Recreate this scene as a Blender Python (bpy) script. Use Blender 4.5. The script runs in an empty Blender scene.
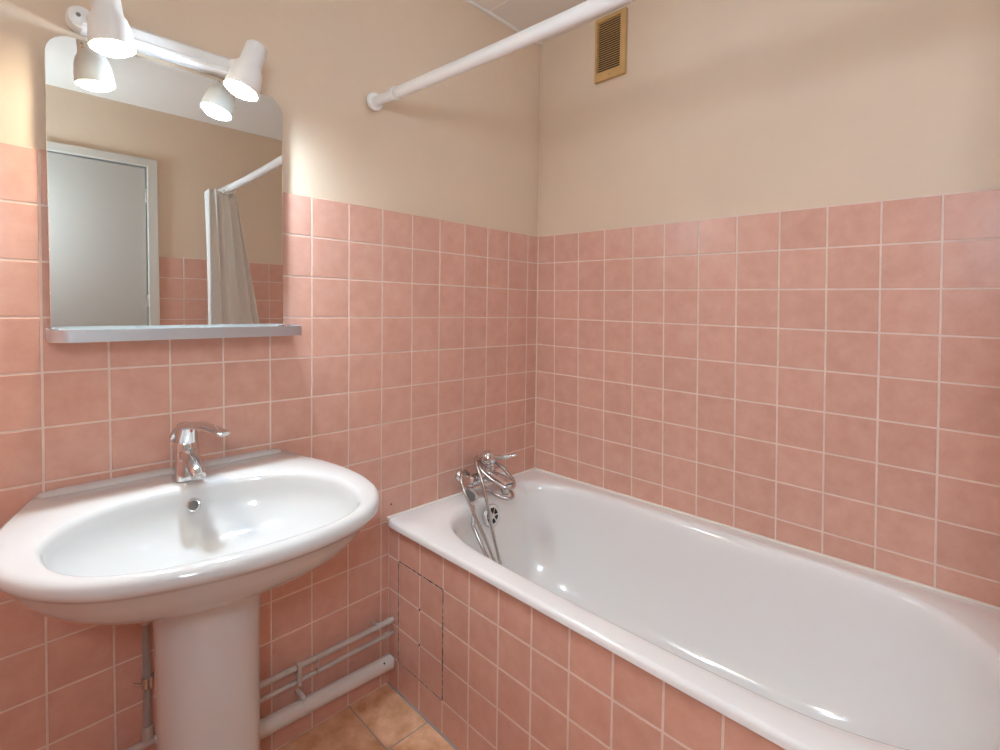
import bpy, bmesh, math, random
from mathutils import Vector, Matrix
random.seed(7)
S = bpy.context.scene
COL = S.collection
PI = math.pi

# ------------------------------------------------------------------ materials
def new_mat(name):
    m = bpy.data.materials.new(name); m.use_nodes = True
    nt = m.node_tree
    return m, nt, nt.nodes['Principled BSDF']

def mat(name, col, rough=.5, metal=0., coat=0., noise=0., nscale=8., bump=0., bscale=30., spec=.5, rvar=0.):
    m, nt, b = new_mat(name)
    b.inputs['Base Color'].default_value = (*col, 1)
    b.inputs['Roughness'].default_value = rough
    b.inputs['Metallic'].default_value = metal
    b.inputs['Specular IOR Level'].default_value = spec
    if coat:
        b.inputs['Coat Weight'].default_value = coat; b.inputs['Coat Roughness'].default_value = .04
    tc = nt.nodes.new('ShaderNodeTexCoord')
    if noise or rvar:
        n = nt.nodes.new('ShaderNodeTexNoise'); n.inputs['Scale'].default_value = nscale
        n.inputs['Detail'].default_value = 5; n.inputs['Roughness'].default_value = .6
        nt.links.new(tc.outputs['Object'], n.inputs['Vector'])
        if noise:
            r = nt.nodes.new('ShaderNodeMapRange')
            r.inputs['From Min'].default_value = .3; r.inputs['From Max'].default_value = .7
            r.inputs['To Min'].default_value = 1 - noise; r.inputs['To Max'].default_value = 1 + noise
            nt.links.new(n.outputs['Fac'], r.inputs['Value'])
            mx = nt.nodes.new('ShaderNodeMix'); mx.data_type = 'RGBA'; mx.blend_type = 'MULTIPLY'
            mx.inputs['Factor'].default_value = 1
            mx.inputs['A'].default_value = (*col, 1)
            nt.links.new(r.outputs['Result'], mx.inputs['B'])
            nt.links.new(mx.outputs['Result'], b.inputs['Base Color'])
        if rvar:
            r2 = nt.nodes.new('ShaderNodeMapRange')
            r2.inputs['From Min'].default_value = .3; r2.inputs['From Max'].default_value = .7
            r2.inputs['To Min'].default_value = rough - rvar; r2.inputs['To Max'].default_value = rough + rvar
            nt.links.new(n.outputs['Fac'], r2.inputs['Value']); nt.links.new(r2.outputs['Result'], b.inputs['Roughness'])
    if bump:
        n2 = nt.nodes.new('ShaderNodeTexNoise'); n2.inputs['Scale'].default_value = bscale; n2.inputs['Detail'].default_value = 3
        nt.links.new(tc.outputs['Object'], n2.inputs['Vector'])
        bp = nt.nodes.new('ShaderNodeBump'); bp.inputs['Strength'].default_value = bump; bp.inputs['Distance'].default_value = .01
        nt.links.new(n2.outputs['Fac'], bp.inputs['Height']); nt.links.new(bp.outputs['Normal'], b.inputs['Normal'])
    return m

def tile_mat(name, ca, cb, rough, mott=.10, mscale=22., tonevar=.06, bump=.06):
    """glazed tile: two-colour mottling plus a small tone of its own per tile"""
    m, nt, b = new_mat(name); L = nt.links.new
    tc = nt.nodes.new('ShaderNodeTexCoord')
    n = nt.nodes.new('ShaderNodeTexNoise'); n.inputs['Scale'].default_value = mscale; n.inputs['Detail'].default_value = 6; n.inputs['Roughness'].default_value = .65
    at = nt.nodes.new('ShaderNodeAttribute'); at.attribute_name = 'tone'
    ad = nt.nodes.new('ShaderNodeVectorMath'); ad.operation = 'MULTIPLY_ADD'
    sc = nt.nodes.new('ShaderNodeCombineXYZ')
    for k in ('X', 'Y', 'Z'): L(at.outputs['Fac'], sc.inputs[k])
    ad.inputs[1].default_value = (7, 7, 7)
    L(sc.outputs[0], ad.inputs[0]); L(tc.outputs['Object'], ad.inputs[2]); L(ad.outputs[0], n.inputs['Vector'])
    r = nt.nodes.new('ShaderNodeMapRange'); r.inputs['From Min'].default_value = .3; r.inputs['From Max'].default_value = .7
    L(n.outputs['Fac'], r.inputs['Value'])
    mx = nt.nodes.new('ShaderNodeMix'); mx.data_type = 'RGBA'
    mx.inputs['A'].default_value = (*ca, 1); mx.inputs['B'].default_value = (*cb, 1)
    L(r.outputs['Result'], mx.inputs['Factor'])
    t = nt.nodes.new('ShaderNodeMapRange'); t.inputs['To Min'].default_value = 1 - tonevar; t.inputs['To Max'].default_value = 1 + tonevar
    L(at.outputs['Fac'], t.inputs['Value'])
    mu = nt.nodes.new('ShaderNodeMix'); mu.data_type = 'RGBA'; mu.blend_type = 'MULTIPLY'; mu.inputs['Factor'].default_value = 1
    L(mx.outputs['Result'], mu.inputs['A']); L(t.outputs['Result'], mu.inputs['B'])
    L(mu.outputs['Result'], b.inputs['Base Color'])
    b.inputs['Roughness'].default_value = rough
    n2 = nt.nodes.new('ShaderNodeTexNoise'); n2.inputs['Scale'].default_value = 9; n2.inputs['Detail'].default_value = 2
    L(ad.outputs[0], n2.inputs['Vector'])
    bp = nt.nodes.new('ShaderNodeBump'); bp.inputs['Strength'].default_value = bump; bp.inputs['Distance'].default_value = .01
    L(n2.outputs['Fac'], bp.inputs['Height']); L(bp.outputs['Normal'], b.inputs['Normal'])
    return m

def emit_mat(name, col, strength):
    m, nt, b = new_mat(name)
    b.inputs['Base Color'].default_value = (.8, .8, .8, 1)
    b.inputs['Emission Color'].default_value = (*col, 1)
    b.inputs['Emission Strength'].default_value = strength
    return m

M_TILE = tile_mat('pink_tile', (.62, .335, .255), (.69, .40, .31), .27, tonevar=.032)
M_GROUT = mat('grout', (.74, .58, .50), .8, noise=.08, nscale=25)
M_PAINT = mat('cream_paint', (.70, .555, .415), .55, noise=.03, nscale=3, bump=.05, bscale=40)
M_CEIL = mat('ceiling_paint', (.74, .695, .63), .6, noise=.02, nscale=4)
M_TRIM = mat('white_trim', (.82, .80, .75), .4)
M_FLOOR = tile_mat('terracotta_tile', (.62, .30, .135), (.97, .64, .41), .38, mscale=14, tonevar=.1)
M_FGROUT = mat('floor_grout', (.36, .34, .32), .8, noise=.1)
M_CERAMIC = mat('white_ceramic', (.61, .61, .60), .10, coat=.4)
M_ENAMEL = mat('white_enamel', (.84, .83, .81), .12, coat=.4)
M_CHROME = mat('chrome', (.72, .72, .73), .09, metal=1.)
M_STEEL = mat('hose_steel', (.62, .60, .58), .22, metal=1.)
M_ALU = mat('brushed_aluminium', (.60, .62, .65), .35, metal=.75)
M_DARK = mat('dark_gap', (.02, .018, .016), .7)
M_GREY = mat('grey_rubber', (.16, .15, .14), .5)
M_WHITE = mat('white_lacquer', (.80, .79, .77), .28)
M_PIPE = mat('painted_pipe', (.52, .46, .41), .35, noise=.08, nscale=20)
M_PVC = mat('white_pvc', (.66, .60, .55), .3, noise=.04, nscale=12)
M_BRASS = mat('tan_vent_plastic', (.56, .34, .135), .45, noise=.08, nscale=15)
M_DOOR = mat('door_paint', (.44, .405, .355), .45)
M_DUST = mat('louvre_dust', (.30, .22, .13), .8, noise=.3, nscale=60)
M_BULB_WARM = emit_mat('warm_bulb', (1.0, .93, .75), 62)
M_BULB_COOL = emit_mat('cool_bulb', (.79, 1.0, 1.19), 205)
M_WALL_FILL = emit_mat('wall_fill_glow', (.77, 1.0, 1.20), 29)  # glow of the added fill on the west wall
M_CEIL_FILL = emit_mat('ceiling_fill_glow', (.77, 1.0, 1.20), 1.6)  # glow of the added fill on the ceiling

m, nt, b = new_mat('mirror_silver')
b.inputs['Base Color'].default_value = (.77, .77, .745, 1); b.inputs['Metallic'].default_value = 1; b.inputs['Roughness'].default_value = .012
M_MIRROR = m
m, nt, b = new_mat('curtain_cloth')
b.inputs['Base Color'].default_value = (.84, .81, .77, 1); b.inputs['Roughness'].default_value = .7
b.inputs['Transmission Weight'].default_value = 0
b.inputs['Base Color'].default_value = (.88, .86, .83, 1)
tr = nt.nodes.new('ShaderNodeBsdfTranslucent'); tr.inputs['Color'].default_value = (.88, .85, .80, 1)
ms = nt.nodes.new('ShaderNodeMixShader'); ms.inputs[0].default_value = .35
nt.links.new(b.outputs[0], ms.inputs[1]); nt.links.new(tr.outputs[0], ms.inputs[2]); nt.links.new(ms.outputs[0], nt.nodes['Material Output'].inputs['Surface'])
M_CLOTH = m

# ------------------------------------------------------------------ mesh helpers
def link(name, me, m, parent=None):
    o = bpy.data.objects.new(name, me); COL.objects.link(o)
    for x in (m if isinstance(m, (list, tuple)) else [m]): me.materials.append(x)
    if parent: o.parent = parent
    return o

def fin(bm, name, m, parent=None, smooth=35, recalc=True):
    if recalc: bmesh.ops.recalc_face_normals(bm, faces=bm.faces)
    me = bpy.data.meshes.new(name); bm.to_mesh(me); bm.free()
    if smooth:
        for p in me.polygons: p.use_smooth = True
        me.set_sharp_from_angle(angle=math.radians(smooth))
    return link(name, me, m, parent)

def tag(o, label=None, cat=None, group=None, kind=None):
    if label: o['label'] = label
    if cat: o['category'] = cat
    if group: o['group'] = group
    if kind: o['kind'] = kind
    return o

def empty(name, loc, label, cat, group=None):
    o = bpy.data.objects.new(name, None); COL.objects.link(o); o.location = loc
    o.empty_display_size = .05
    return tag(o, label, cat, group)

def adopt(o, root):
    """parent keeping world placement (roots are unrotated)"""
    o.parent = root; o.matrix_parent_inverse = Matrix.Translation(-root.location)
    return o

def box(bm, lo, hi, bev=0, mi=0):
    vs = [bm.verts.new((x, y, z)) for x in (lo[0], hi[0]) for y in (lo[1], hi[1]) for z in (lo[2], hi[2])]
    fs = []
    for q in ((0, 1, 3, 2), (4, 6, 7, 5), (0, 4, 5, 1), (2, 3, 7, 6), (0, 2, 6, 4), (1, 5, 7, 3)):
        f = bm.faces.new([vs[i] for i in q]); f.material_index = mi; fs.append(f)
    bmesh.ops.recalc_face_normals(bm, faces=fs)
    if bev:
        es = list({e for f in fs for e in f.edges})
        bmesh.ops.bevel(bm, geom=es, offset=bev, segments=2, affect='EDGES', profile=.5)

def rings(bm, rs, cap0=False, cap1=False, closed=True, mi=0):
    vr = [[bm.verts.new(p) for p in r] for r in rs]
    n = len(vr[0])
    for a, c in zip(vr, vr[1:]):
        for i in range(n if closed else n - 1):
            j = (i + 1) % n
            f = bm.faces.new((a[i], a[j], c[j], c[i])); f.material_index = mi
    if cap0: bm.faces.new(vr[0]).material_index = mi
    if cap1: bm.faces.new(vr[-1][::-1]).material_index = mi
    return vr

def catmull(pts, closed=False, sub=10):
    P = [Vector(p) for p in pts]; n = len(P); out = []
    rng = range(n) if closed else range(n - 1)
    for i in rng:
        if closed: a, b_, c, d = P[i - 1], P[i], P[(i + 1) % n], P[(i + 2) % n]
        else:
            b_, c = P[i], P[i + 1]
            a = P[i - 1] if i > 0 else b_ * 2 - c
            d = P[i + 2] if i + 2 < n else c * 2 - b_
        for k in range(sub):
            t = k / sub
            out.append(.5 * ((2 * b_) + (c - a) * t + (2 * a - 5 * b_ + 4 * c - d) * t * t + (3 * b_ - a - 3 * c + d) * t ** 3))
    if not closed: out.append(P[-1].copy())
    return out

def sweep(bm, path, rad, n=16, ref=None, caps=True, power=2., mi=0):
    """tube along path; rad: number, (rx, ry) or a list of these per path point; ref: direction of rx"""
    P = [Vector(p) for p in path]; N = len(P)
    T = [(P[min(i + 1, N - 1)] - P[max(i - 1, 0)]).normalized() for i in range(N)]
    if ref is None:
        ref = Vector((0, 0, 1)) if abs(T[0].z) < .9 else Vector((1, 0, 0)); fixed = False
    else: ref = Vector(ref); fixed = True
    X = (ref - T[0] * ref.dot(T[0])).normalized(); out = []
    for i in range(N):
        if fixed and abs(T[i].dot(ref)) < .97: X = (ref - T[i] * ref.dot(T[i])).normalized()
        else: X = (X - T[i] * X.dot(T[i])).normalized()
        Y = T[i].cross(X)
        r = rad[i] if isinstance(rad, list) else rad
        rx, ry = r if isinstance(r, (tuple, list)) else (r, r)
        ring = []
        for k in range(n):
            a = 2 * PI * k / n; c, s = math.cos(a), math.sin(a)
            c = math.copysign(abs(c) ** (2 / power), c); s = math.copysign(abs(s) ** (2 / power), s)
            ring.append(P[i] + X * (rx * c) + Y * (ry * s))
        out.append(ring)
    return rings(bm, out, caps, caps, mi=mi)

def lathe(bm, prof, org, axis=(0, 0, 1), n=32, cap0=True, cap1=True, mi=0):
    """prof: list of (radius, distance along axis)"""
    A = Vector(axis).normalized(); X = A.orthogonal().normalized(); Y = A.cross(X); O = Vector(org)
    rs = [[O + A * h + (X * math.cos(2 * PI * k / n) + Y * math.sin(2 * PI * k / n)) * r for k in range(n)] for r, h in prof]
    return rings(bm, rs, cap0, cap1, mi=mi)

def torus(bm, c, axis, R, r, n=32, k=10, mi=0):
    A = Vector(axis).normalized(); X = A.orthogonal().normalized(); Y = A.cross(X); C = Vector(c)
    vr = []
    for i in range(n):
        a = 2 * PI * i / n; D = X * math.cos(a) + Y * math.sin(a)
        vr.append([bm.verts.new(C + D * (R + r * math.cos(2 * PI * j / k)) + A * (r * math.sin(2 * PI * j / k))) for j in range(k)])
    for i in range(n):
        for j in range(k):
            bm.faces.new((vr[i][j], vr[(i + 1) % n][j], vr[(i + 1) % n][(j + 1) % k], vr[i][(j + 1) % k])).material_index = mi

def polar(pts, cen, N):
    """sample a closed star-shaped outline at N angles about cen -> list of (x, y)"""
    D = [(p[0] - cen[0], p[1] - cen[1]) for p in pts]
    out = []
    M = len(D)
    ang = [math.atan2(d[1], d[0]) for d in D]
    for k in range(N):
        a = -PI + 2 * PI * (k + .5) / N; best = None
        ca, sa = math.cos(a), math.sin(a)
        for i in range(M):
            p, q = D[i], D[(i + 1) % M]
            c1 = ca * p[1] - sa * p[0]; c2 = ca * q[1] - sa * q[0]
            if (c1 <= 0 < c2) or (c2 <= 0 < c1):
                t = c1 / (c1 - c2); x = p[0] + (q[0] - p[0]) * t; y = p[1] + (q[1] - p[1]) * t
                if x * ca + y * sa > 0: best = (cen[0] + x, cen[1] + y)
        out.append(best)
    return out

def rrect(x0, x1, y0, y1, r, seg=8):
    out = []
    for cx, cy, a0 in ((x1 - r, y1 - r, 0), (x0 + r, y1 - r, 90), (x0 + r, y0 + r, 180), (x1 - r, y0 + r, 270)):
        for k in range(seg + 1):
            a = math.radians(a0 + 90 * k / seg); out.append((cx + r * math.cos(a), cy + r * math.sin(a)))
    return out

def mixp(a, b_, t): return [(p[0] + (q[0] - p[0]) * t, p[1] + (q[1] - p[1]) * t) for p, q in zip(a, b_)]
def at_z(o, z): return [(p[0], p[1], z) for p in o]

# ------------------------------------------------------------------ tiling
GAP = .0035; TH = .006; BEV = .0013
def tiling(name, W, U, V, ni, nk, bounds, parent, mats, skip=None, only=None, kind=None, seed=1):
    """tiles between line families u=U(i,v) and v=V(k,u); W(u,v,h) -> world; h = height over the backing"""
    rnd = random.Random(seed)
    bm = bmesh.new(); tones = []
    u0, u1, v0, v1 = bounds
    def cross(i, k):
        v = V(k, 0); u = U(i, v)
        for _ in range(3): v = V(k, u); u = U(i, v)
        return u, v
    cl = lambda x, a, c: min(max(x, a), c)
    for i in ni:
        for k in nk:
            if skip and skip(i, k): continue
            if only and not only(i, k): continue
            q = []
            for (a, c, du, dv) in ((i, k, 1, -1), (i + 1, k, -1, -1), (i + 1, k + 1, -1, 1), (i, k + 1, 1, 1)):
                u, v = cross(a, c)
                q.append([cl(u + du * GAP / 2, u0, u1), cl(v + dv * GAP / 2, v0, v1)])
            if abs(q[0][0] - q[1][0]) < .006 or abs(q[0][1] - q[3][1]) < .006: continue
            tone = rnd.random()
            sg = ((1, -1), (-1, -1), (-1, 1), (1, 1))
            r0 = [bm.verts.new(W(u, v, 0)) for u, v in q]
            r1 = [bm.verts.new(W(u, v, TH - BEV)) for u, v in q]
            r2 = [bm.verts.new(W(u + s[0] * BEV, v + s[1] * BEV, TH)) for (u, v), s in zip(q, sg)]
            for A, B in ((r0, r1), (r1, r2)):
                for j in range(4): bm.faces.new((A[j], A[(j + 1) % 4], B[(j + 1) % 4], B[j])); tones.append(tone)
            bm.faces.new(r2); tones.append(tone)
    bmesh.ops.recalc_face_normals(bm, faces=bm.faces)
    me = bpy.data.meshes.new(name); bm.to_mesh(me); bm.free()
    at = me.attributes.new('tone', 'FLOAT', 'FACE')
    for i, t in enumerate(tones): at.data[i].value = t
    o = link(name, me, mats, parent)
    if kind: o['kind'] = kind
    return o

def slab(name, lo, hi, m, parent=None, bev=0):
    bm = bmesh.new(); box(bm, lo, hi, bev); return fin(bm, name, m, parent, smooth=0)

# ------------------------------------------------------------------ room shell
XW = -1.86; YS = -1.79; ZC = 2.275
ROWS = [1.4994, 1.3889, 1.2777, 1.167, 1.0568, .9457, .8349, .7261, .6183, .5114, .4053, .2969, .1869, .079, -.03]
def rowz(k): return ROWS[k] if k < len(ROWS) else -.03 - .11 * (k - 14)
def VM(k, d):
    t = min(max((k - 6) / 3, 0), 1)
    return rowz(k) + (.0067 * d) * (1 - t) + t * (.0080 - .013 * (d - 1.2))
def UM(i, z): return .0642 - (.0005 + .0062 * (z - .25) if i == 13 else 0) + i * .11293 + .0009 * (.8 - z)
def VR(k, d): return rowz(k) - .0109 * d
def UR(i, z): return .0963 + i * .1151 + .019 * (.8 - z)

def struct(o): o['kind'] = 'structure'; return o
def joined_wall(name, lo, hi, m): return struct(slab(name, lo, hi, m))

wn = joined_wall('wall_north', (XW - .1, TH + .002, -.05), (.1, .11, ZC + .05), M_PAINT)
we = joined_wall('wall_east', (TH + .002, YS - .1, -.05), (.11, TH + .0015, ZC + .05), M_PAINT)
ww = joined_wall('wall_west', (XW - .11, YS - .1, -.05), (XW - TH, TH + .0015, ZC + .05), M_PAINT)
DX0, DX1, DZ = -1.74, -1.000, 1.925     # door opening in the south wall
bm = bmesh.new()
box(bm, (XW - TH, YS - .11, -.05), (DX0, YS - TH, ZC + .05)); box(bm, (DX1, YS - .11, -.05), (TH + .001, YS - TH, ZC + .05)); box(bm, (DX0, YS - .11, DZ), (DX1, YS - TH, ZC + .05))
ws = struct(fin(bm, 'wall_south', M_PAINT, smooth=0))
fl = struct(slab('floor', (XW - .1, YS - .1, -.05), (.1, .1, -.0025), M_FGROUT))
bm = bmesh.new(); zs_ = 2.195; prof_ = [(.1, ZC), (-.55, ZC), (YS - .1, zs_), (YS - .1, ZC + .06), (.1, ZC + .06)]
rings(bm, [[(x, y, z) for y, z in prof_] for x in (XW - .1, .1)], True, True)
# butt joints of the ceiling boards: shallow battens
ce = struct(fin(bm, 'ceiling', M_CEIL, smooth=0))
bm = bmesh.new()
for x in (-.30,): rings(bm, [[(xx, 0, ZC - .0012), (xx, -.55, ZC - .0012), (xx, YS, zs_ + .004 - .0012), (xx, YS, ZC), (xx, 0, ZC)] for xx in (x - .004, x + .004)], True, True)
fin(bm, 'board_joint', M_TRIM, ce, smooth=0)
# small cornice beads
for nme, lo, hi in (('trim_1', (XW, -.007, ZC - .008), (0, TH + .002, ZC)),):
    struct(slab(nme, lo, hi, M_TRIM, bev=.003))
# bead of sealant down the corner above and between the tiles
bm = bmesh.new(); sweep(bm, [(-.001, -.001, .548), (-.001, -.001, ZC - .009)], .0022, 8)
struct(fin(bm, 'trim_2', mat('corner_sealant', (.76, .63, .50), .6)))

# grout beds and tiles (children of their wall)
TOP = .0015
def bed(name, lo, hi, parent): return slab(name, lo, hi, M_GROUT, parent)
bed('grout_bed', (XW, .0009, -.0025), (0, TH + .002, 1.5008), wn)
bm = bmesh.new()
zsl = lambda y: 1.5005 + .0109 * y
rings(bm, [[(x, YS, -.0025), (x, .0009, -.0025), (x, .0009, zsl(0)), (x, YS, zsl(YS))] for x in (.0009, TH + .002)], True, True)
fin(bm, 'grout_bed', M_GROUT, we, smooth=0)
tiling('tile_cladding', lambda u, v, h: (-u, TH - h, v), UM, VM, range(-1, 17), range(0, 15), (.002, -XW, 0, 1.52), wn, M_TILE, seed=3)
tiling('tile_cladding', lambda u, v, h: (TH - h, -u, v), UR, VR, range(-1, 17), range(0, 15), (.002, -YS, 0, 1.52), we, M_TILE, seed=4)
ZT2 = 1.452
V2 = lambda k, d: ZT2 - .11 * k
bed('grout_bed', (DX1 + .0225, YS - TH - .001, -.0025), (0, YS - .0009, ZT2 + .0015), ws)
tiling('tile_cladding', lambda u, v, h: (u, YS - TH + h, v), lambda i, v: DX1 + .0225 + .113 * i, V2, range(0, 10), range(0, 14), (DX1 + .0232, 0, 0, 2), ws, M_TILE, seed=5)
bed('grout_bed', (XW - TH - .001, YS, -.0025), (XW - .0009, 0, ZT2 + .0015), ww)
tiling('tile_cladding', lambda u, v, h: (XW - TH + h, -u, v), lambda i, v: .05 + .113 * i, V2, range(-1, 17), range(0, 14), (.002, -YS, 0, 2), ww, M_TILE, seed=6)
# floor tiles
tiling('floor_tiles', lambda u, v, h: (u, v, h - TH - .0005), lambda i, v: -.8535 - .31 * (i - 3) * -1, lambda k, u: .095 - .305 * k, range(-1, 7), range(0, 7), (XW, 0, YS, 0), fl, M_FLOOR, seed=8)

# door in the south wall
bm = bmesh.new()
fw_ = .022
ro = [(DX0 - .02, 0), (DX0 - .02, DZ + .015), (DX1 + .02, DZ + .015), (DX1 + .02, 0)]
ri = [(DX0 + fw_, 0), (DX0 + fw_, DZ - fw_), (DX1 - fw_, DZ - fw_), (DX1 - fw_, 0)]
rings(bm, [[(x, y, z) for x, z in q] for q, y in ((ro, YS - .0005), (ro, YS + .012), (ri, YS + .012), (ri, YS - .09))], closed=False)
df = struct(fin(bm, 'door_1', mat('door_frame_paint', (.58, .54, .47), .45), smooth=0))
bm = bmesh.new(); box(bm, (DX0 + fw_ + .004, YS - .05, .006), (DX1 - fw_ - .006, YS - .010, DZ - fw_ - .006), .002)
fin(bm, 'door_leaf', M_DOOR, df, smooth=0)
bm = bmesh.new()
for z in (1.18, .35, 1.72): lathe(bm, [(.006, 0), (.006, .07)], (DX1 - fw_ - .003, YS - .008, z), n=10)
fin(bm, 'hinge', M_STEEL, df)
bm = bmesh.new(); lathe(bm, [(.022, 0), (.022, .006), (.009, .008), (.009, .04)], (DX0 + .10, YS - .010, 1.02), (0, 1, 0), 20)
sweep(bm, [(DX0 + .095, YS + .027, 1.02), (DX0 + .16, YS + .027, 1.02), (DX0 + .20, YS + .025, 1.018)], .008, 10)
fin(bm, 'door_handle', M_CHROME, df)

# ------------------------------------------------------------------ bathtub
TF = -.729; TE = -1.52; N = 300; CT = (-.36, -.72)
inner_c = [(-.20, -.083), (-.36, -.088), (-.50, -.110), (-.59, -.165), (-.640, -.26), (-.660, -.40), (-.664, -.70), (-.660, -1.0), (-.645, -1.16), (-.60, -1.28), (-.52, -1.355), (-.42, -1.395), (-.34, -1.40), (-.26, -1.375), (-.17, -1.325), (-.105, -1.255), (-.074, -1.15), (-.063, -.95), (-.062, -.70), (-.062, -.40), (-.072, -.27), (-.098, -.17), (-.14, -.112)]
inner = polar(catmull([(x, y, 0) for x, y in inner_c], True, 12), CT, N)
outer = polar(rrect(TF, -.0012, TE, -.0012, .022), CT, N)
cx_, cy_ = CT
def shrink(o, d):
    out = []
    for x, y in o:
        r = math.hypot(x - cx_, y - cy_); f = (r - d) / r; out.append((cx_ + (x - cx_) * f, cy_ + (y - cy_) * f))
    return out
fc = []
for k in range(120):
    a = 2 * PI * k / 120; c, s = math.cos(a), math.sin(a)
    fc.append((-.365 + .185 * math.copysign(abs(c) ** .7, c), -.62 + .43 * math.copysign(abs(s) ** .7, s)))
floor_o = polar(fc, CT, N)
ZR = .538
def rimz(o, z):    # the rim rises a little towards the far end along the wall
    return [(x, y, z + .007 * max(0, min(1, -y / 1.2))) for x, y in o]
rs = [rimz(shrink(outer, .012), .5205), rimz(outer, .5185), rimz(outer, .528), rimz(shrink(outer, .0025), .5335), rimz(shrink(outer, .007), .537), rimz(shrink(outer, .013), ZR),
      rimz(mixp(shrink(outer, .013), shrink(inner, -.014), .75), ZR + .0005), rimz(shrink(inner, -.014), ZR), rimz(shrink(inner, -.006), .5355), rimz(inner, .531), rimz(shrink(inner, .006), .523), rimz(shrink(inner, .010), .511)]
w0 = shrink(inner, .012)
for j in range(0, 19):
    ph = PI / 2 * j / 18; bl = 1 - math.cos(ph) ** .85; dp = math.sin(ph) ** .85
    rs.append(rimz(mixp(w0, floor_o, bl), .50 - .335 * dp) if j < 6 else at_z(mixp(w0, floor_o, bl), .50 - .335 * dp + .0))
for t in (.25, .5, .75, .93): rs.append(at_z(mixp(floor_o, [CT] * N, t), .165 - .006 * t))
bm = bmesh.new(); rings(bm, rs, False, True)
tub = empty('bathtub', (-.36, -.76, 0), 'white enamel bathtub built into the corner behind a pink tiled panel', 'bathtub')
def part(o, root, label=None):
    adopt(o, root)
    if label: o['label'] = label
    return o
part(fin(bm, 'tub_shell', M_ENAMEL, smooth=50), tub)
# overflow rosette on the tap-end wall of the tub
OC = Vector((-.370, -.1185, .480)); OA = Vector((0, -1, .18)).normalized()
bm = bmesh.new(); lathe(bm, [(.040, -.006), (.040, .002), (.037, .0045), (.0275, .005), (.0255, .0035)], OC, OA, 36)
o = part(fin(bm, 'overflow_rosette', M_CHROME), tub, 'round chrome overflow rosette')
bm = bmesh.new(); lathe(bm, [(.025, .0036), (.025, .0048)], OC, OA, 30)
d = part(fin(bm, 'overflow_hole', M_DARK), tub)
bm = bmesh.new()
X = OA.orthogonal().normalized(); Y = OA.cross(X)
for k in range(6):
    a = k * PI / 3 + .3; D = X * math.cos(a) + Y * math.sin(a)
    sweep(bm, [OC + OA * .006 + D * .006, OC + OA * .0055 + D * .0255], (.0032, .0014), 8)
lathe(bm, [(.0085, .004), (.0085, .0072), (.006, .008)], OC, OA, 16)
part(fin(bm, 'overflow_grid', M_CHROME), tub)
# waste in the floor of the tub
bm = bmesh.new(); lathe(bm, [(.033, 0), (.033, .003), (.026, .004), (.022, .001)], (-.365, -.30, .1655), (0, 0, 1), 32)
part(fin(bm, 'waste_outlet', M_CHROME), tub)

# tiled side panel of the bath
XP = -.716
panel = empty('bath_surround', (XP, -.75, 0), 'long pink tiled surround closing the front side of the white bathtub', 'bath surround')
bm = bmesh.new(); box(bm, (XP + TH - .0015 - .004, YS + .001, 0), (XP + .05, -.0012, .5165)); box(bm, (XP + .05, YS + .001, 0), (-.003, TE - .004, .5165))
part(fin(bm, 'panel_backing', M_GROUT, smooth=0), panel)
AR = [.417 + .1062, .417, .3117, .205, .0984, -.009]
VA = lambda k, d: (AR[k] if k < len(AR) else -.2) - .0015 * d
UA = lambda i, z: .0581 + .10786 * i
hatch = lambda i, k: i in (0, 1) and k in (1, 2, 3)
part(tiling('panel_tiles', lambda u, v, h: (XP + TH - h, -u, v), UA, VA, range(-1, 17), range(0, 5), (.003, -YS, .001, .5165), None, M_TILE, skip=hatch, seed=11), panel)
part(tiling('access_hatch', lambda u, v, h: (XP + TH - h + .0003, -u, v), UA, VA, range(0, 2), range(1, 4), (.003, 1, .001, .5165), None, M_TILE, only=hatch, seed=12), panel, 'removable access hatch of six tiles with dark crumbling joints')
y0, y1, z0, z1 = -UA(0, 0), -UA(2, 0), AR[1], AR[4]     # crumbled dark joints round and in the hatch
rj = random.Random(5)
def joint(a, c, w=.0016, n=40):
    """one ragged strip of missing grout from a to c (y, z)"""
    bm = bmesh.new(); rs = []
    for k in range(n + 1):
        t = k / n; y = a[0] + (c[0] - a[0]) * t; z = a[1] + (c[1] - a[1]) * t
        ww_ = w * rj.choice((.35, .8, 1.0, 1.25)); L = math.hypot(c[0] - a[0], c[1] - a[1]); ny, nz = -(c[1] - a[1]) / L * ww_, (c[0] - a[0]) / L * ww_
        rs.append([(XP + .0001, y - ny, z - nz), (XP + .0001, y + ny, z + nz), (XP + .003, y + ny, z + nz), (XP + .003, y - ny, z - nz)])
    rings(bm, rs, True, True)
    part(fin(bm, 'crumbled_joint', M_DARK, smooth=0), panel)
joint((y0, z1), (y0, z0)); joint((y1, z1), (y1, z0)); joint((y0, z0 + .0006), (y1, z0 + .0003)); joint((y0, z1), (y1, z1), .0011)
for k in (2, 3): joint((-UA(1, 0) - .0032, AR[k]), (-UA(1, 0) + .0032, AR[k]), .0034, 4)
# mastic seams: bath to walls, panel to floor
bm = bmesh.new()
sweep(bm, [(-.722, -.004, ZR - .0005), (-.006, -.004, ZR - .0005)], .0055, 10); sweep(bm, [(-.004, -.004, ZR - .0005), (-.004, -1.2, ZR + .0065), (-.004, TE, ZR + .0065)], .0055, 10)
part(fin(bm, 'sealant_seam', mat('sealant', (.80, .74, .66), .5)), tub)
bm = bmesh.new(); sweep(bm, [(XP - .001, YS, 0), (XP - .001, -.001, 0)], .0035, 8)
part(fin(bm, 'floor_seam', M_FGROUT), panel)

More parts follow.
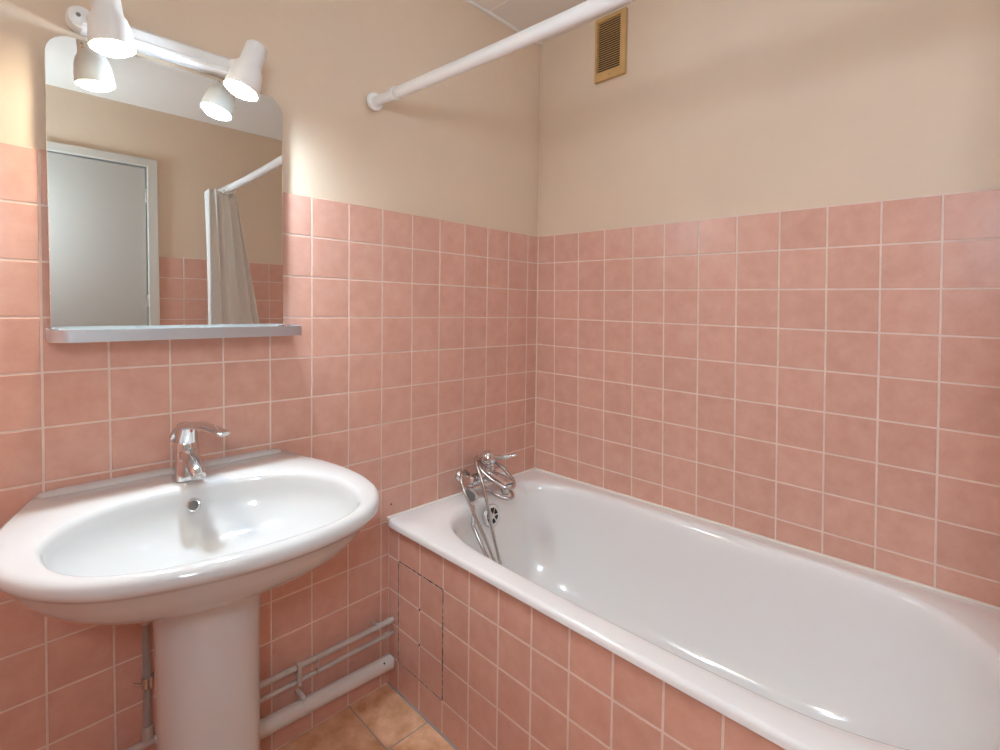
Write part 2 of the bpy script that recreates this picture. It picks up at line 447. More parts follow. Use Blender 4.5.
# ------------------------------------------------------------------ pedestal washbasin
BX = -1.299
sink = empty('pedestal_washbasin', (BX, -.25, 0), 'white ceramic oval washbasin on a pedestal below the mirror', 'washbasin')
half = [(0, -.0012), (.14, -.0012), (.235, -.0012), (.254, -.012), (.272, -.06), (.295, -.13), (.310, -.215), (.311, -.30), (.293, -.380), (.250, -.449), (.191, -.496), (.10, -.526), (0, -.537)]
oc = half + [(-x, y) for x, y in half[-2:0:-1]]
CS = (0, -.30); NS = 200
def world_s(o, z): return [(BX + x, y, z) for x, y in o]
skew = lambda o: [(x, y * (1 + .20 * x)) for x, y in o]      # the bowl swings a touch towards the bath
so = polar(catmull([(x, y, 0) for x, y in skew(oc)], True, 8), CS, NS)
ih = [(0, -.128), (.08, -.133), (.15, -.155), (.21, -.198), (.248, -.265), (.255, -.325), (.243, -.395), (.205, -.454), (.13, -.494), (0, -.509)]
ic = ih + [(-x, y) for x, y in ih[-2:0:-1]]
si = polar(catmull([(x, y, 0) for x, y in skew(ic)], True, 10), CS, NS)
def ssh(o, d, c=CS):
    out = []
    for x, y in o:
        r = math.hypot(x - c[0], y - c[1]); f = (r - d) / r; out.append((c[0] + (x - c[0]) * f, min(c[1] + (y - c[1]) * f, -.0012)))
    return out
def ssc(o, fx, fy, c=(0, -.20)):
    return [(c[0] + (x - c[0]) * fx, min(c[1] + (y - c[1]) * fy, -.0012)) if y < -.16 else (x * fx, y) for x, y in o]
def keepback(o, fx, fy, yb=-.0012):
    """scale the outline about the wall line, so that the back stays on the wall"""
    return [(x * fx, min(y * fy, yb)) for x, y in o]
zt = .818
def deck(o, z): # the tap deck rises slightly at the wall
    return [(BX + x, y, z + .006 * max(0, 1 + y / .10)) for x, y in o]
rs = [world_s(keepback(so, .31, .58), .660), world_s(keepback(so, .40, .63), .665), world_s(keepback(so, .54, .70), .673), world_s(keepback(so, .68, .78), .688), world_s(keepback(so, .79, .845), .708), world_s(keepback(so, .87, .90), .733), world_s(keepback(so, .925, .937), .758), world_s(keepback(so, .955, .962), .779),
      world_s(ssh(so, .0125), .7865), world_s(ssh(so, .006), .7905), world_s(ssh(so, .001), .798), world_s(so, .805), deck(ssh(so, .002), .8105), deck(ssh(so, .006), .815), deck(ssh(so, .012), .8178), deck(mixp(ssh(so, .012), si, .5), zt + .001), deck(ssh(si, -.003), zt + .0005), deck(ssh(si, .001), zt - .001), world_s(ssh(si, .005), zt - .005), world_s(ssh(si, .008), zt - .012)]
bo = []
for k in range(90):
    a = 2 * PI * k / 90; bo.append((.085 * math.cos(a), -.30 + .058 * math.sin(a)))
bo = polar(bo, CS, NS)
w0 = ssh(si, .009)
for j in range(1, 15):
    ph = PI / 2 * j / 14; bl = 1 - math.cos(ph) ** .95; dp = math.sin(ph) ** .95
    rs.append(world_s(mixp(w0, bo, bl), zt - .018 - .105 * dp))
for t in (.35, .7, .95): rs.append(world_s(mixp(bo, [CS] * NS, t), zt - .123 - .003 * t))
bm = bmesh.new(); rings(bm, rs, True, True)
part(fin(bm, 'basin', M_CERAMIC, smooth=50), sink)
# raised ledge at the wall
bm = bmesh.new()
led = [(-.248, .802), (-.246, .818), (-.236, .826), (-.20, .829), (.20, .829), (.236, .826), (.246, .818), (.248, .802)]
rings(bm, [[(BX + x, -.0012, z) for x, z in led], [(BX + x * .995, -.020, z) for x, z in led], [(BX + x * .99, -.027, z - .004) for x, z in led], [(BX + x * .985, -.036, z - .014 if z > .815 else z) for x, z in led]], True, True)
part(fin(bm, 'back_ledge', M_CERAMIC, smooth=50), sink)
OCB = Vector((BX, -.1475, .7795)); OA = Vector((0, -.88, .48)).normalized()
bm = bmesh.new(); lathe(bm, [(.0135, -.004), (.0135, .0015), (.012, .0028), (.0098, .002)], OCB, OA, 28)
part(fin(bm, 'overflow_ring', M_CHROME), sink, 'small chrome overflow ring')
bm = bmesh.new(); lathe(bm, [(.0096, .0012), (.0096, .0026)], OCB, OA, 24)
part(fin(bm, 'overflow_hole', M_GREY), sink)
bm = bmesh.new(); lathe(bm, [(.031, 0), (.031, .002), (.024, .003), (.02, .001)], (BX, -.30, .6925), (0, 0, 1), 28)
part(fin(bm, 'waste_outlet', M_CHROME), sink)
# pedestal
bm = bmesh.new()
def ped(rx, ry, z, yc=-.235):
    out = []
    for k in range(64):
        a = 2 * PI * k / 64; c, s_ = math.cos(a), math.sin(a)
        out.append((BX + .003 + rx * math.copysign(abs(c) ** .9, c), yc + ry * math.copysign(abs(s_) ** .9, s_), z))
    return out
rings(bm, [ped(.097, .104, 0), ped(.097, .104, .012), ped(.093, .099, .03), ped(.0905, .096, .2), ped(.0905, .096, .42), ped(.0915, .098, .56), ped(.0945, .103, .63), ped(.098, .108, .682)], True, True)
part(fin(bm, 'pedestal', M_CERAMIC, smooth=50), sink)

# basin mixer tap
TX, TY, TZ = -1.294, -.080, .8215
tap = empty('basin_mixer_tap', (TX, TY, TZ), 'small chrome lever mixer tap standing on the back of the washbasin', 'tap')
P = lambda x, y, z: Vector((TX + x, TY + y, TZ + z))
bm = bmesh.new()
sweep(bm, [P(0, 0, 0), P(0, 0, .004), P(0, .001, .02), P(0, .003, .04), P(0, .004, .06), P(0, .004, .078), P(0, .003, .084)], [(.0295, .028), (.029, .0275), (.0275, .026), (.0255, .0245), (.0245, .0235), (.0235, .023), (.021, .021)], 28, ref=(1, 0, 0), power=2.4)
part(fin(bm, 'tap_body', M_CHROME), tap)
bm = bmesh.new()
pth = catmull([P(0, .012, .050), P(0, -.02, .054), P(0, -.05, .048), P(0, -.078, .036), P(0, -.094, .026)], False, 6)
sweep(bm, pth, [(.019 - .006 * i / len(pth), .019 - .0105 * i / len(pth)) for i in range(len(pth))], 20, ref=(1, 0, 0), power=2.6)
sp = part(fin(bm, 'spout', M_CHROME), tap)
bm = bmesh.new(); lathe(bm, [(.0118, 0), (.0118, .010), (.0105, .0125), (.009, .012)], P(0, -.085, .031), (0, -.25, -1), 22)
part(fin(bm, 'aerator', M_STEEL), tap)
bm = bmesh.new()
q = lambda d, z: P(.36 * d, -.933 * d, z)      # lever swung towards the bath
pth = catmull([q(-.020, .080), q(-.022, .092), q(-.012, .107), q(.010, .117), q(.045, .121), q(.083, .118), q(.114, .113), q(.122, .111)], False, 6)
nl = len(pth)
sweep(bm, pth, [(.0235 - .012 * (i / nl) ** 1.6, .0045 + .004 * math.sin(PI * min(1, i / nl * 1.4)) * (1 if i < nl * .7 else .6)) for i in range(nl)], 20, ref=(.933, .36, 0), power=2.6)
sweep(bm, [P(0, .003, .081), P(0, .002, .098), P(0, -.004, .117)], [(.0225, .0215), (.0225, .0225), (.020, .019)], 22, ref=(1, 0, 0))
part(fin(bm, 'lever', M_CHROME), tap)
bm = bmesh.new(); lathe(bm, [(.003, 0), (.003, .002)], P(.004, -.021, .108), (0, -1, .1), 12)
part(fin(bm, 'temperature_dot', mat('red_dot', (.5, .1, .05), .4)), tap)

# ------------------------------------------------------------------ bath mixer tap with hand shower
FX, FY, FZ = -.345, -.066, .603
bt = empty('bath_mixer_tap', (FX, FY, FZ), 'chrome bath mixer tap on the tiles above the end of the tub', 'tap')
P = lambda x, y, z: Vector((FX + x, FY + y, FZ + z))
bm = bmesh.new()
pth = [P(x, 0, 0) for x in (-.088, -.084, -.07, -.05, -.03, 0, .03, .05, .07, .084, .088)]
sweep(bm, pth, [.014, .0195, .021, .020, .0215, .023, .0215, .020, .021, .0195, .014], 22)
part(fin(bm, 'tap_body', M_CHROME), bt)
for s in (-1, 1):
    bm = bmesh.new(); lathe(bm, [(.021, 0), (.021, .003), (.018, .008), (.0135, .012), (.0135, .062)], (FX + s * .072, -.0006, FZ), (0, -1, 0), 26)
    part(fin(bm, 'wall_union', M_CHROME), bt)
bm = bmesh.new()
lathe(bm, [(.022, .0), (.0255, .012), (.0255, .040), (.023, .043)], P(0, 0, .006), (0, -.05, 1), 28)
part(fin(bm, 'cartridge_housing', M_CHROME), bt)
bm = bmesh.new()
lathe(bm, [(.0265, 0), (.0290, .010), (.0290, .020), (.026, .032), (.018, .041), (.007, .0455)], P(0, -.002, .046), (0, -.05, 1), 28)
ld = Vector((.80, -.60, 0)).normalized()
b0 = P(0, -.003, .070)
pth = catmull([b0 + ld * .012 - Vector((0, 0, .001)), b0 + ld * .040 + Vector((0, 0, -.005)), b0 + ld * .068 + Vector((0, 0, -.003)), b0 + ld * .096 + Vector((0, 0, .004)), b0 + ld * .104 + Vector((0, 0, .004))], False, 6)
sweep(bm, pth, [(.014 - .006 * min(1, i / 10) + (.0035 if 15 < i < 23 else 0), .010 - .005 * i / len(pth)) for i in range(len(pth))], 16, ref=(.6, .8, 0))
part(fin(bm, 'lever', M_CHROME), bt)
bm = bmesh.new()
pth = catmull([P(0, -.005, .002), P(0, -.04, .004), P(0, -.075, .001), P(0, -.100, -.005), P(0, -.110, -.009)], False, 6)
sweep(bm, pth, [(.0235 - .001 * i / len(pth), .0185 - .003 * i / len(pth)) if i < len(pth) - 2 else ((.020, .013) if i < len(pth) - 1 else (.012, .007)) for i in range(len(pth))], 22, ref=(1, 0, 0), power=2.5)
part(fin(bm, 'spout', M_CHROME), bt)
bm = bmesh.new(); lathe(bm, [(.0145, 0), (.0145, .026), (.013, .030), (.0105, .029)], P(0, -.088, -.012), (0, -.1, -1), 22)
part(fin(bm, 'aerator', M_STEEL), bt)
bm = bmesh.new(); lathe(bm, [(.011, 0), (.011, .012), (.008, .014), (.008, .03)], P(-.02, 0, -.016), (0, 0, -1), 18)
part(fin(bm, 'hose_outlet', M_CHROME), bt)

hs = empty('hand_shower', (-.44, -.085, .57), 'chrome hand shower and its metal hose coiled round the bath tap', 'hand shower')
bm = bmesh.new()
HC = Vector((-.456, -.100, .572)); HA = Vector((-.82, -.18, -.20)).normalized()
lathe(bm, [(.008, -.022), (.018, -.016), (.026, -.006), (.0275, 0), (.0265, .003), (.024, .004)], HC, HA, 32)
part(fin(bm, 'shower_head', M_CHROME), hs)
bm = bmesh.new(); lathe(bm, [(.0238, .003), (.0238, .0055), (.020, .007), (.008, .0075)], HC, HA, 28)
part(fin(bm, 'spray_face', mat('spray_face_grey', (.20, .19, .18), .35)), hs, 'dark grey spray face')
bm = bmesh.new()
pth = catmull([HC - HA * .010, HC + Vector((.006, .004, -.035)), Vector((-.449, -.103, .518)), Vector((-.452, -.106, .485)), Vector((-.453, -.108, .468))], False, 6)
sweep(bm, pth, [(.010, .008)] * 6 + [(.011, .008)] * 10 + [(.013, .008)] * (len(pth) - 16), 16, ref=(1, 0, 0), power=2.6)
part(fin(bm, 'handle', M_CHROME), hs)
hose = [(-.452, -.109, .470), (-.453, -.124, .452), (-.450, -.158, .405), (-.440, -.188, .352), (-.425, -.196, .330),
        (-.422, -.188, .36), (-.440, -.172, .42), (-.458, -.145, .485), (-.474, -.112, .555), (-.478, -.085, .602), (-.462, -.060, .630), (-.430, -.042, .632),
        (-.400, -.030, .610), (-.378, -.040, .588), (-.375, -.085, .572), (-.372, -.150, .560), (-.345, -.183, .552), (-.312, -.160, .556), (-.300, -.095, .580), (-.312, -.040, .612),
        (-.345, -.028, .645), (-.382, -.055, .650), (-.388, -.100, .628), (-.376, -.158, .602), (-.346, -.190, .590), (-.313, -.165, .602), (-.302, -.105, .630), (-.309, -.055, .650), (-.335, -.026, .660),
        (-.372, -.034, .664), (-.397, -.065, .655), (-.408, -.100, .622), (-.408, -.122, .57), (-.403, -.136, .52), (-.398, -.146, .46), (-.388, -.160, .39), (-.378, -.172, .33)]
bm = bmesh.new(); sweep(bm, catmull(hose, False, 8), .0062, 12)
part(fin(bm, 'hose', M_STEEL), hs, 'flexible metal hose')

# ------------------------------------------------------------------ mirror with shelf
mir = empty('wall_mirror', (-1.28, 0, 1.14), 'frameless mirror with rounded top corners and an aluminium shelf above the washbasin', 'mirror')
X0, X1, Z0, Z1 = -1.5135, -1.0535, 1.150, 1.7355
def mout(inset, y):
    r = .042; pts = []
    x0, x1, z0, z1 = X0 + inset, X1 - inset, Z0 + inset, Z1 - inset; rr = r - inset
    pts += [(x0, y, z0), (x1, y, z0)]
    for cx, a0 in ((x1 - rr, 0), (x0 + rr, 90)):
        for k in range(13):
            a = math.radians(a0 + 90 * k / 12); pts.append((cx + rr * math.cos(a), y, z1 - rr + rr * math.sin(a)))
    return pts
bm = bmesh.new()
rings(bm, [mout(.0, -.0145), mout(0, -.0188), mout(.0012, -.020)], True, True)
part(fin(bm, 'mirror_glass', M_MIRROR, smooth=20), mir)
bm = bmesh.new(); box(bm, (-1.44, -.0146, 1.25), (-1.12, -.0006, 1.63), .002)
part(fin(bm, 'backing_board', M_GREY, smooth=0), mir)
# shelf: aluminium rail bent round the front, glass bottom
def rail(inset, z):
    x0, x1, yf, r = -1.521 + inset, -1.031 - inset, -.107 + inset, .034 - inset
    pts = [(x1, -.0008, z)]
    for k in range(9):
        a = math.radians(0 - 90 * k / 8); pts.append((x1 - r + r * math.cos(a), yf + r + r * math.sin(a), z))
    for k in range(9):
        a = math.radians(270 - 90 * k / 8); pts.append((x0 + r + r * math.cos(a), yf + r + r * math.sin(a), z))
    pts.append((x0, -.0008, z)); return pts
bm = bmesh.new()
za, zb = 1.1315, 1.1555
rings(bm, [rail(.0005, zb), rail(.0005, za), rail(.003, za), rail(.003, zb), rail(.0005, zb)], closed=False)
part(fin(bm, 'shelf_rail', M_ALU, smooth=30), mir, 'satin aluminium shelf rail')
bm = bmesh.new()
A = [bm.verts.new(p) for p in rail(.004, 1.138)]; B = [bm.verts.new(p) for p in rail(.004, 1.143)]
bm.faces.new(A); bm.faces.new(B[::-1])
for i in range(len(A)): j = (i + 1) % len(A); bm.faces.new((A[i], A[j], B[j], B[i]))
part(fin(bm, 'shelf_glass', mat('frosted_glass_shelf', (.62, .70, .72), .2), smooth=0), mir)
for x in (X0 + .006, X1 - .006):
    bm = bmesh.new(); box(bm, (x - .006, -.026, 1.1432), (x + .006, -.0125, 1.156), .001); part(fin(bm, 'glass_clip', M_GREY, smooth=0), mir)

# ------------------------------------------------------------------ spotlight bar
lb = empty('spotlight_bar', (-1.3, 0, 1.77), 'white wall spotlight bar with two lit spots above the mirror', 'spotlight')
bm = bmesh.new()
prof = [(-.0008, 1.752), (-.030, 1.752), (-.036, 1.755), (-.036, 1.763), (-.030, 1.767), (-.030, 1.787), (-.026, 1.792), (-.0008, 1.792)]
rings(bm, [[(x, y, z) for y, z in prof] for x in (-1.457, -1.172)], True, True)
part(fin(bm, 'bar', M_WHITE, smooth=30), lb)
bm = bmesh.new(); lathe(bm, [(.0225, 0), (.0225, .024), (.0205, .029), (.017, .031)], (-1.457, -.0008, 1.776), (0, -1, 0), 32)
ed = part(fin(bm, 'end_disc', M_WHITE), lb)
bm = bmesh.new()
for dx in (-.005, .013): lathe(bm, [(.004, 0), (.004, .0012)], (-1.457 + dx, -.0318, 1.778), (0, -1, 0), 12)
o = fin(bm, 'screw_hole', M_GREY); o.parent = ed
bm = bmesh.new(); lathe(bm, [(.0225, 0), (.0225, .024), (.0205, .029), (.017, .031)], (-1.168, -.0008, 1.7735), (0, -1, 0), 32)
part(fin(bm, 'end_disc', M_WHITE), lb)
def spot(mouth, axis, bulb, joint, watt, lcol):
    A = Vector(axis).normalized(); Mo = Vector(mouth)
    K = .83; top = Mo - A * .142 * K
    outer_ = [(.012, .0), (.024, .0015), (.0275, .006), (.0285, .03), (.0295, .062), (.031, .070), (.036, .078), (.0405, .095), (.0435, .120), (.0445, .142)]
    inner_ = [(.0425, .142), (.0415, .120), (.038, .098), (.030, .08), (.0, .078)]
    outer_ = [(r * K, h * K) for r, h in outer_]; inner_ = [(r * K, h * K) for r, h in inner_]
    bm = bmesh.new(); lathe(bm, outer_ + inner_, top, A, 40, True, False)
    sh = part(fin(bm, 'spot_shade', M_WHITE, smooth=40), lb)
    bm = bmesh.new(); lathe(bm, [(r * K, h * K) for r, h in [(.012, .100), (.030, .120), (.0395, .134), (.0385, .143), (.032, .149), (.018, .153), (.004, .1545)]], top, A, 36, True, True)
    bu = fin(bm, 'bulb', bulb); bu.parent = sh
    # cooling slots up the back of the neck
    bm = bmesh.new(); s = A.cross(Vector((0, 1, 0))).normalized()
    back = (Vector((-.70, .70, 0)) - A * Vector((-.70, .70, 0)).dot(A)).normalized()
    for k in range(6):
        c = top + A * (.018 + .008 * k) * K + back * .0285 * K
        lathe(bm, [(.0026, -.001), (.0026, .0012), (.0012, .0022)], c, back, 10)
    sl = fin(bm, 'cooling_slots', M_STEEL); sl.parent = sh
    bm = bmesh.new(); c = top + A * .030
    sweep(bm, [Vector(joint), Vector(joint).lerp(c, .5), c], [.011, .009, .010], 14)
    ar = fin(bm, 'swivel_arm', M_WHITE); ar.parent = sh
    ld_ = bpy.data.lights.new('bulb_light', 'SPOT'); lo_ = bpy.data.objects.new('bulb_light', ld_); COL.objects.link(lo_)
    ld_.energy = watt; ld_.color = lcol; ld_.spot_size = math.radians(125); ld_.spot_blend = .9; ld_.shadow_soft_size = .028
    lo_.location = Mo + A * .016; lo_.rotation_euler = A.to_track_quat('-Z', 'Y').to_euler()
spot((-1.422, -.135, 1.691), (.10, -.05, -.99), M_BULB_WARM, (-1.440, -.028, 1.776), 2.2, (.97, .91, .78))
spot((-1.184, -.110, 1.692), (-.30, .02, -.95), M_BULB_COOL, (-1.178, -.028, 1.776), 2.2, (.82, .97, 1.10))

# ceiling fill: an opal lamp added out of view to brighten the room
cl = empty('added_ceiling_fill', (-.55, -.64, ZC), 'round opal fill light added on the ceiling out of view', 'added fill light')
bm = bmesh.new(); lathe(bm, [(.15, 0), (.15, -.015), (.14, -.02)], (-.55, -.64, ZC - .0005), n=40)
part(fin(bm, 'fill_lamp_base', M_WHITE), cl)
bm = bmesh.new(); lathe(bm, [(.138, -.018), (.135, -.035), (.115, -.055), (.08, -.068), (.03, -.074), (.004, -.0745)], (-.55, -.64, ZC), n=40)
part(fin(bm, 'fill_lamp_glass', M_CEIL_FILL), cl)

wl = empty('added_wall_fill', (XW, -1.62, 1.60), 'round opal fill light added out of view on the wall facing the long side of the bathtub', 'wall lamp')  # invented lamp, added behind the camera as soft fill light
bm = bmesh.new(); lathe(bm, [(.14, 0), (.14, .012), (.13, .018)], (XW - TH + .0005, -1.62, 1.60), (1, 0, 0), 40)
part(fin(bm, 'fill_lamp_base', M_WHITE), wl)
bm = bmesh.new(); lathe(bm, [(.128, .016), (.125, .03), (.105, .045), (.07, .055), (.03, .059), (.004, .0595)], (XW - TH, -1.62, 1.60), (1, 0, 0), 40)
part(fin(bm, 'fill_lamp_glass', M_WALL_FILL), wl)

# ------------------------------------------------------------------ shower rail and curtain
rod = empty('shower_rail', (-.76, -.9, 1.80), 'white tubular shower rail running from wall to wall above the bathtub', 'shower rail')
R0, R1 = Vector((-.7715, -.001, 1.8165)), Vector((-.735, YS + .001, 1.793))
mid = [R0.lerp(R1, t) + Vector((0, 0, -.018 * math.sin(PI * t))) for t in [i / 24 for i in range(25)]]
bm = bmesh.new(); sweep(bm, [R0.lerp(mid[2], .8)] + mid[2:23], .0160, 20)
part(fin(bm, 'rail_tube', M_WHITE), rod)
bm = bmesh.new(); D = (mid[2] - R0).normalized(); sweep(bm, [R0 + D * .008, R0 + D * .10, R0 + D * .104], [.0135, .0135, .0120], 20)
sweep(bm, [R0 + D * .10, R0 + D * .116], .0180, 20); part(fin(bm, 'end_sleeve', M_WHITE), rod)
for c, ax in ((R0, (0, -1, 0)), (R1, (0, 1, 0))):
    bm = bmesh.new(); lathe(bm, [(.026, 0), (.026, .006), (.023, .009), (.0145, .0105)], c, ax, 28)
    lathe(bm, [(.004, .0085), (.004, .0105), (.002, .011)], c + Vector((.018, 0, 0)), ax, 10); lathe(bm, [(.004, .0085), (.004, .0105), (.002, .011)], c - Vector((.018, 0, 0)), ax, 10)
    part(fin(bm, 'wall_flange', M_WHITE), rod)

cur = empty('shower_curtain', (-.74, -1.49, 1.80), 'white shower curtain gathered at the far end of the rail, seen in the mirror', 'curtain')
NF, NV = 168, 40
bm = bmesh.new(); grid = []
for j in range(NV + 1):
    t = j / NV; z = 1.775 - t * 1.205
    w0_, w1_ = -.838 + .002 * t, -.690 + .17 * t ** .9
    amp = .024 + .012 * t; row = []
    for i in range(NF + 1):
        s = i / NF
        x = w0_ + (w1_ - w0_) * s + .006 * math.sin(s * 31 + t * 2)
        y = -1.495 + amp * math.sin(s * 2 * PI * 5.0 + .5 * math.sin(t * 3)) * (.7 + .3 * math.sin(s * 9)) + .012 * math.sin(s * 5 + t * 4)
        zz = z + (.018 * abs(math.sin(s * PI * 6.5)) - .014 if j == 0 else 0)
        row.append(bm.verts.new((x, y, zz)))
    grid.append(row)
for j in range(NV):
    for i in range(NF): bm.faces.new((grid[j][i], grid[j][i + 1], grid[j + 1][i + 1], grid[j + 1][i]))
cc = part(fin(bm, 'curtain_cloth', M_CLOTH, smooth=80), cur)
sm = cc.modifiers.new('thickness', 'SOLIDIFY'); sm.thickness = .0012
for y in (-1.40, -1.43, -1.46, -1.49, -1.52, -1.55):
    bm = bmesh.new(); t = y / YS; c = R0.lerp(R1, t) + Vector((0, 0, -.018 * math.sin(PI * t)))
    torus(bm, c + Vector((0, 0, -.006)), (random.uniform(-.3, .3), 1, 0), .0215, .002, 24, 8)
    part(fin(bm, 'curtain_ring', M_WHITE), cur)

# ------------------------------------------------------------------ ventilation grille on the east wall
vg = empty('ventilation_grille', (0, -.32, 2.03), 'tan louvred ventilation grille high on the cream wall', 'ventilation grille')
y0, y1, z0, z1 = -.262, -.386, 2.034, 2.258
ly0, ly1, lz0, lz1 = y0 - .010, y1 + .019, z0 + .028, z1 - .014
bm = bmesh.new(); xb, xf = TH + .001, -.009
def frame_ring(x, i0):
    return [(x, y1 + i0, z0 + i0), (x, y0 - i0, z0 + i0), (x, y0 - i0, z1 - i0), (x, y1 + i0, z1 - i0)]
rings(bm, [frame_ring(xb, 0), frame_ring(xf + .0015, 0), frame_ring(xf, .0015), [(xf, ly1, lz0), (xf, ly0, lz0), (xf, ly0, lz1), (xf, ly1, lz1)], [(xb, ly1, lz0), (xb, ly0, lz0), (xb, ly0, lz1), (xb, ly1, lz1)]])
part(fin(bm, 'grille_frame', M_BRASS, smooth=0), vg)
bm = bmesh.new(); box(bm, (.004, ly1 - .002, lz0 - .002), (.0068, ly0 + .002, lz1 + .002)); part(fin(bm, 'duct_opening', M_DARK, smooth=0), vg)
bm = bmesh.new(); ns = 23
for k in range(ns):
    z = lz0 + (k + .5) * (lz1 - lz0) / ns
    vs = [(-.0075, -.0032), (-.0072, -.0004), (.003, .0042), (.003, .0024)]
    rings(bm, [[(x, yy, z + dz) for x, dz in vs] for yy in (ly0 + .0005, ly1 - .0005)], True, True)
part(fin(bm, 'louvres', M_BRASS, smooth=0), vg)
bm = bmesh.new()
for y, z in (((y0 + y1) / 2, z0 + .014),): lathe(bm, [(.002, 0), (.002, .0008), (.001, .0012)], (xf, y, z), (-1, 0, 0), 12)
part(fin(bm, 'screw', M_DUST), vg)

# ------------------------------------------------------------------ pipes along the foot of the tap wall
def pipe(name, label, pts, r, m, group=None, sub=1):
    t = empty(name, pts[0], label, 'pipe', group)
    bm = bmesh.new(); sweep(bm, catmull(pts, False, sub) if sub > 1 else pts, r, 18)
    part(fin(bm, 'pipe_run', m), t); return t
XE = XP - .0012
up = pipe('water_pipe', 'upper of the two thin painted pipes running along the tiles to the bath panel', [(-1.46, -.030, .2235), (-1.13, -.030, .2235), (XE, -.030, .2205)], .0082, M_PIPE)
lo = pipe('water_pipe', 'lower of the two thin painted pipes, between it and the thick white one', [(-1.45, -.030, .1830), (-1.13, -.030, .1830), (XE, -.030, .1800)], .0068, M_PIPE)
big = pipe('waste_pipe', 'thick white plastic waste pipe lowest along the tiled wall by the floor', [(-1.46, -.040, .120), (-1.13, -.040, .1155), (-.742, -.040, .099)], .0215, M_PVC)
bm = bmesh.new(); lathe(bm, [(.0218, 0), (.0225, .003), (.0225, .012), (.018, .016), (.010, .0165), (.008, .023), (.004, .0235)], (-.746, -.040, .0992), (1, 0, -.03), 26)
part(fin(bm, 'end_cap', M_PVC), big)
bm = bmesh.new(); lathe(bm, [(.003, 0), (.003, .001)], (-.765, -.040 - .0155, .0992 + .0158), (0, -.7, .7), 10)
part(fin(bm, 'screw', M_DARK), big)
def collar(bm, x, y, z, r, w): sweep(bm, [(x - w / 2, y, z), (x + w / 2, y, z)], r, 20)
# double clip at x=-1.02
bm = bmesh.new(); collar(bm, -1.022, -.030, .2228, .0104, .012); collar(bm, -1.022, -.030, .1824, .0090, .012)
box(bm, (-1.028, -.042, .174), (-1.016, -.030, .234), .002); box(bm, (-1.027, -.030, .196), (-1.017, -.0006, .208), .001)
lathe(bm, [(.0045, 0), (.0045, .004), (.003, .005)], (-1.022, -.041, .230), (0, -1, 0), 12); lathe(bm, [(.0045, 0), (.0045, .004), (.003, .005)], (-1.022, -.041, .203), (0, -1, 0), 12); lathe(bm, [(.0045, 0), (.0045, .004), (.003, .005)], (-1.022, -.041, .178), (0, -1, 0), 12)
part(fin(bm, 'double_clip', M_PIPE), up)
bm = bmesh.new(); collar(bm, -.968, -.030, .1818, .0085, .006); part(fin(bm, 'clip', M_STEEL), lo)
bm = bmesh.new(); collar(bm, -.968, -.030, .2222, .0098, .006); sweep(bm, [(-.968, -.039, .221), (-.968, -.041, .207), (-.968, -.038, .196)], .002, 8); part(fin(bm, 'clip', M_PIPE), up)
bm = bmesh.new(); collar(bm, -.772, -.030, .2207, .0105, .009); box(bm, (-.776, -.030, .2150), (-.768, -.0006, .2255), .001); lathe(bm, [(.004, 0), (.004, .003)], (-.772, -.0405, .2207), (0, -1, 0), 10)
part(fin(bm, 'clip', M_PIPE), up)
bm = bmesh.new(); collar(bm, -.742, -.030, .1802, .0090, .012); part(fin(bm, 'coupling', M_PIPE), lo)
bm = bmesh.new(); collar(bm, -.735, -.030, .2206, .0098, .020); part(fin(bm, 'coupling', M_PIPE), up)
bm = bmesh.new(); collar(bm, -1.012, -.040, .1110, .0232, .010); box(bm, (-1.018, -.044, .1290), (-1.006, -.0006, .1390), .0015)
lathe(bm, [(.004, 0), (.004, .004), (.002, .005)], (-1.012, -.043, .134), (0, -1, 0), 12); part(fin(bm, 'clip', M_PVC), big)
# riser under the basin
ris = pipe('riser_pipe', 'vertical painted pipe on the tiles half hidden behind the basin pedestal', [(-1.366, -.030, .2330), (-1.366, -.030, .40), (-1.366, -.030, .47), (-1.366, -.034, .52), (-1.364, -.040, .64)], .0078, mat('dark_painted_pipe', (.33, .29, .26), .4, noise=.12, nscale=25))
bm = bmesh.new(); sweep(bm, [(-1.366, -.03, .352), (-1.366, -.03, .376)], .0105, 18); sweep(bm, [(-1.366, -.03, .356), (-1.388, -.018, .362)], .003, 8); sweep(bm, [(-1.366, -.03, .366), (-1.345, -.018, .372)], .004, 8)
box(bm, (-1.370, -.028, .358), (-1.362, -.0006, .370)); part(fin(bm, 'clip', M_STEEL), ris)
bm = bmesh.new(); sweep(bm, [(-1.366, -.03, .2325), (-1.366, -.03, .262)], .0105, 18); part(fin(bm, 'coupling', M_PIPE), ris)
bm = bmesh.new(); sweep(bm, [(-1.366, -.034, .50), (-1.366, -.036, .545)], .0098, 18); part(fin(bm, 'coupling', M_PIPE), ris)
fh = empty('supply_hose', (-1.345, -.035, .45), 'short white supply hose beside the riser behind the pedestal', 'hose')
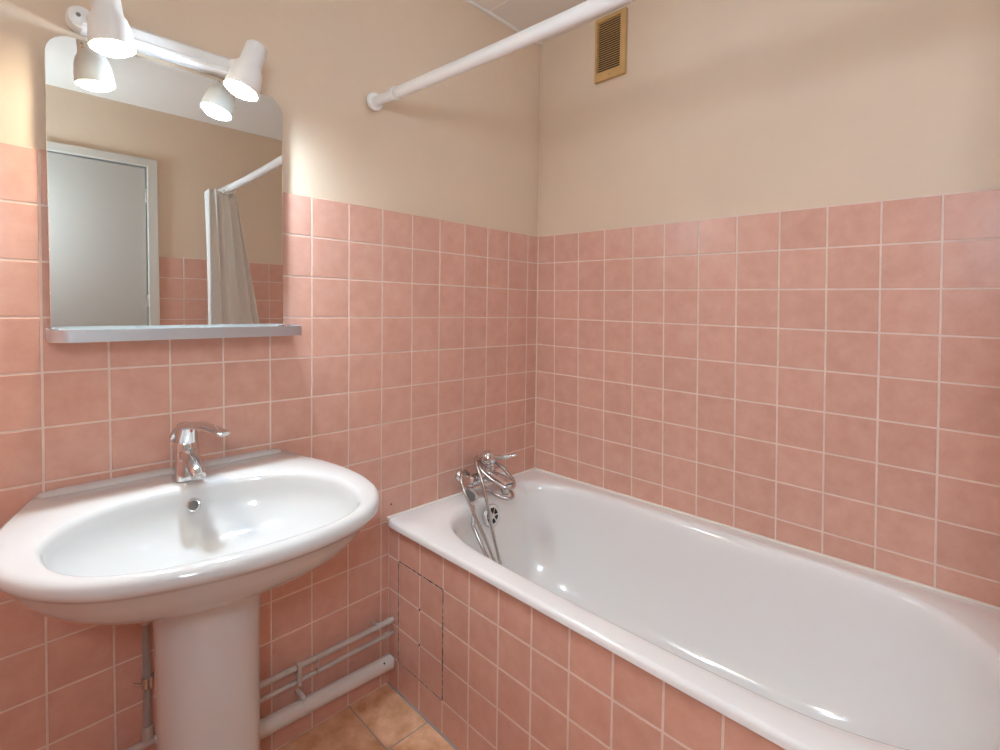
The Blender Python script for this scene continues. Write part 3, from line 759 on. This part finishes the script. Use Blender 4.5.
bm = bmesh.new(); sweep(bm, catmull([(-1.352, -.040, .645), (-1.350, -.036, .55), (-1.346, -.032, .48), (-1.344, -.030, .40), (-1.340, -.030, .30), (-1.336, -.030, .2330)], False, 5), .006, 12)
part(fin(bm, 'hose_run', M_WHITE), fh)

# wall dowel hole in the tile above the bath rim
dh = tag(None or slab('screw_plug', (-.7085, -.0012, .5745), (-.7025, .0005, .5800), M_DARK, bev=.001), 'tiny dark screw plug in the pink tile just above the bath rim corner', 'screw plug')

# ------------------------------------------------------------------ camera
CP = Vector((-1.5919323603, -1.3341126114, 1.2087574679))
yaw, pit, roll, fpx, pcx, pcy = .7907947788, -.0398999662, .0117975903, 501.35, 490.074, 326.8297
fwd = Vector((math.cos(pit) * math.cos(yaw), math.cos(pit) * math.sin(yaw), math.sin(pit)))
r0 = Vector((math.sin(yaw), -math.cos(yaw), 0)); u0 = r0.cross(fwd)
rt = r0 * math.cos(roll) + u0 * math.sin(roll); upv = u0 * math.cos(roll) - r0 * math.sin(roll)
cd = bpy.data.cameras.new('camera'); cam = bpy.data.objects.new('camera', cd); COL.objects.link(cam)
Mx = Matrix((rt, upv, -fwd)).transposed().to_4x4(); Mx.translation = CP; cam.matrix_world = Mx
cd.sensor_width = 36; cd.sensor_fit = 'HORIZONTAL'; cd.lens = fpx / 1000 * 36
cd.shift_x = (500 - pcx) / 1000; cd.shift_y = (pcy - 375) / 1000
cd.clip_start = .02
S.camera = cam

# ------------------------------------------------------------------ world and view
w = bpy.data.worlds.new('world'); S.world = w; w.use_nodes = True
w.node_tree.nodes['Background'].inputs[0].default_value = (.8, .85, 1, 1); w.node_tree.nodes['Background'].inputs[1].default_value = .3
S.view_settings.view_transform = 'Standard'; S.view_settings.look = 'None'; S.view_settings.gamma = 1; S.view_settings.exposure = 1.47
S.view_settings.use_curve_mapping = False
S.cycles.max_bounces = 16; S.cycles.diffuse_bounces = 10; S.cycles.glossy_bounces = 8
S.cycles.use_denoising = True; S.cycles.sample_clamp_indirect = 6
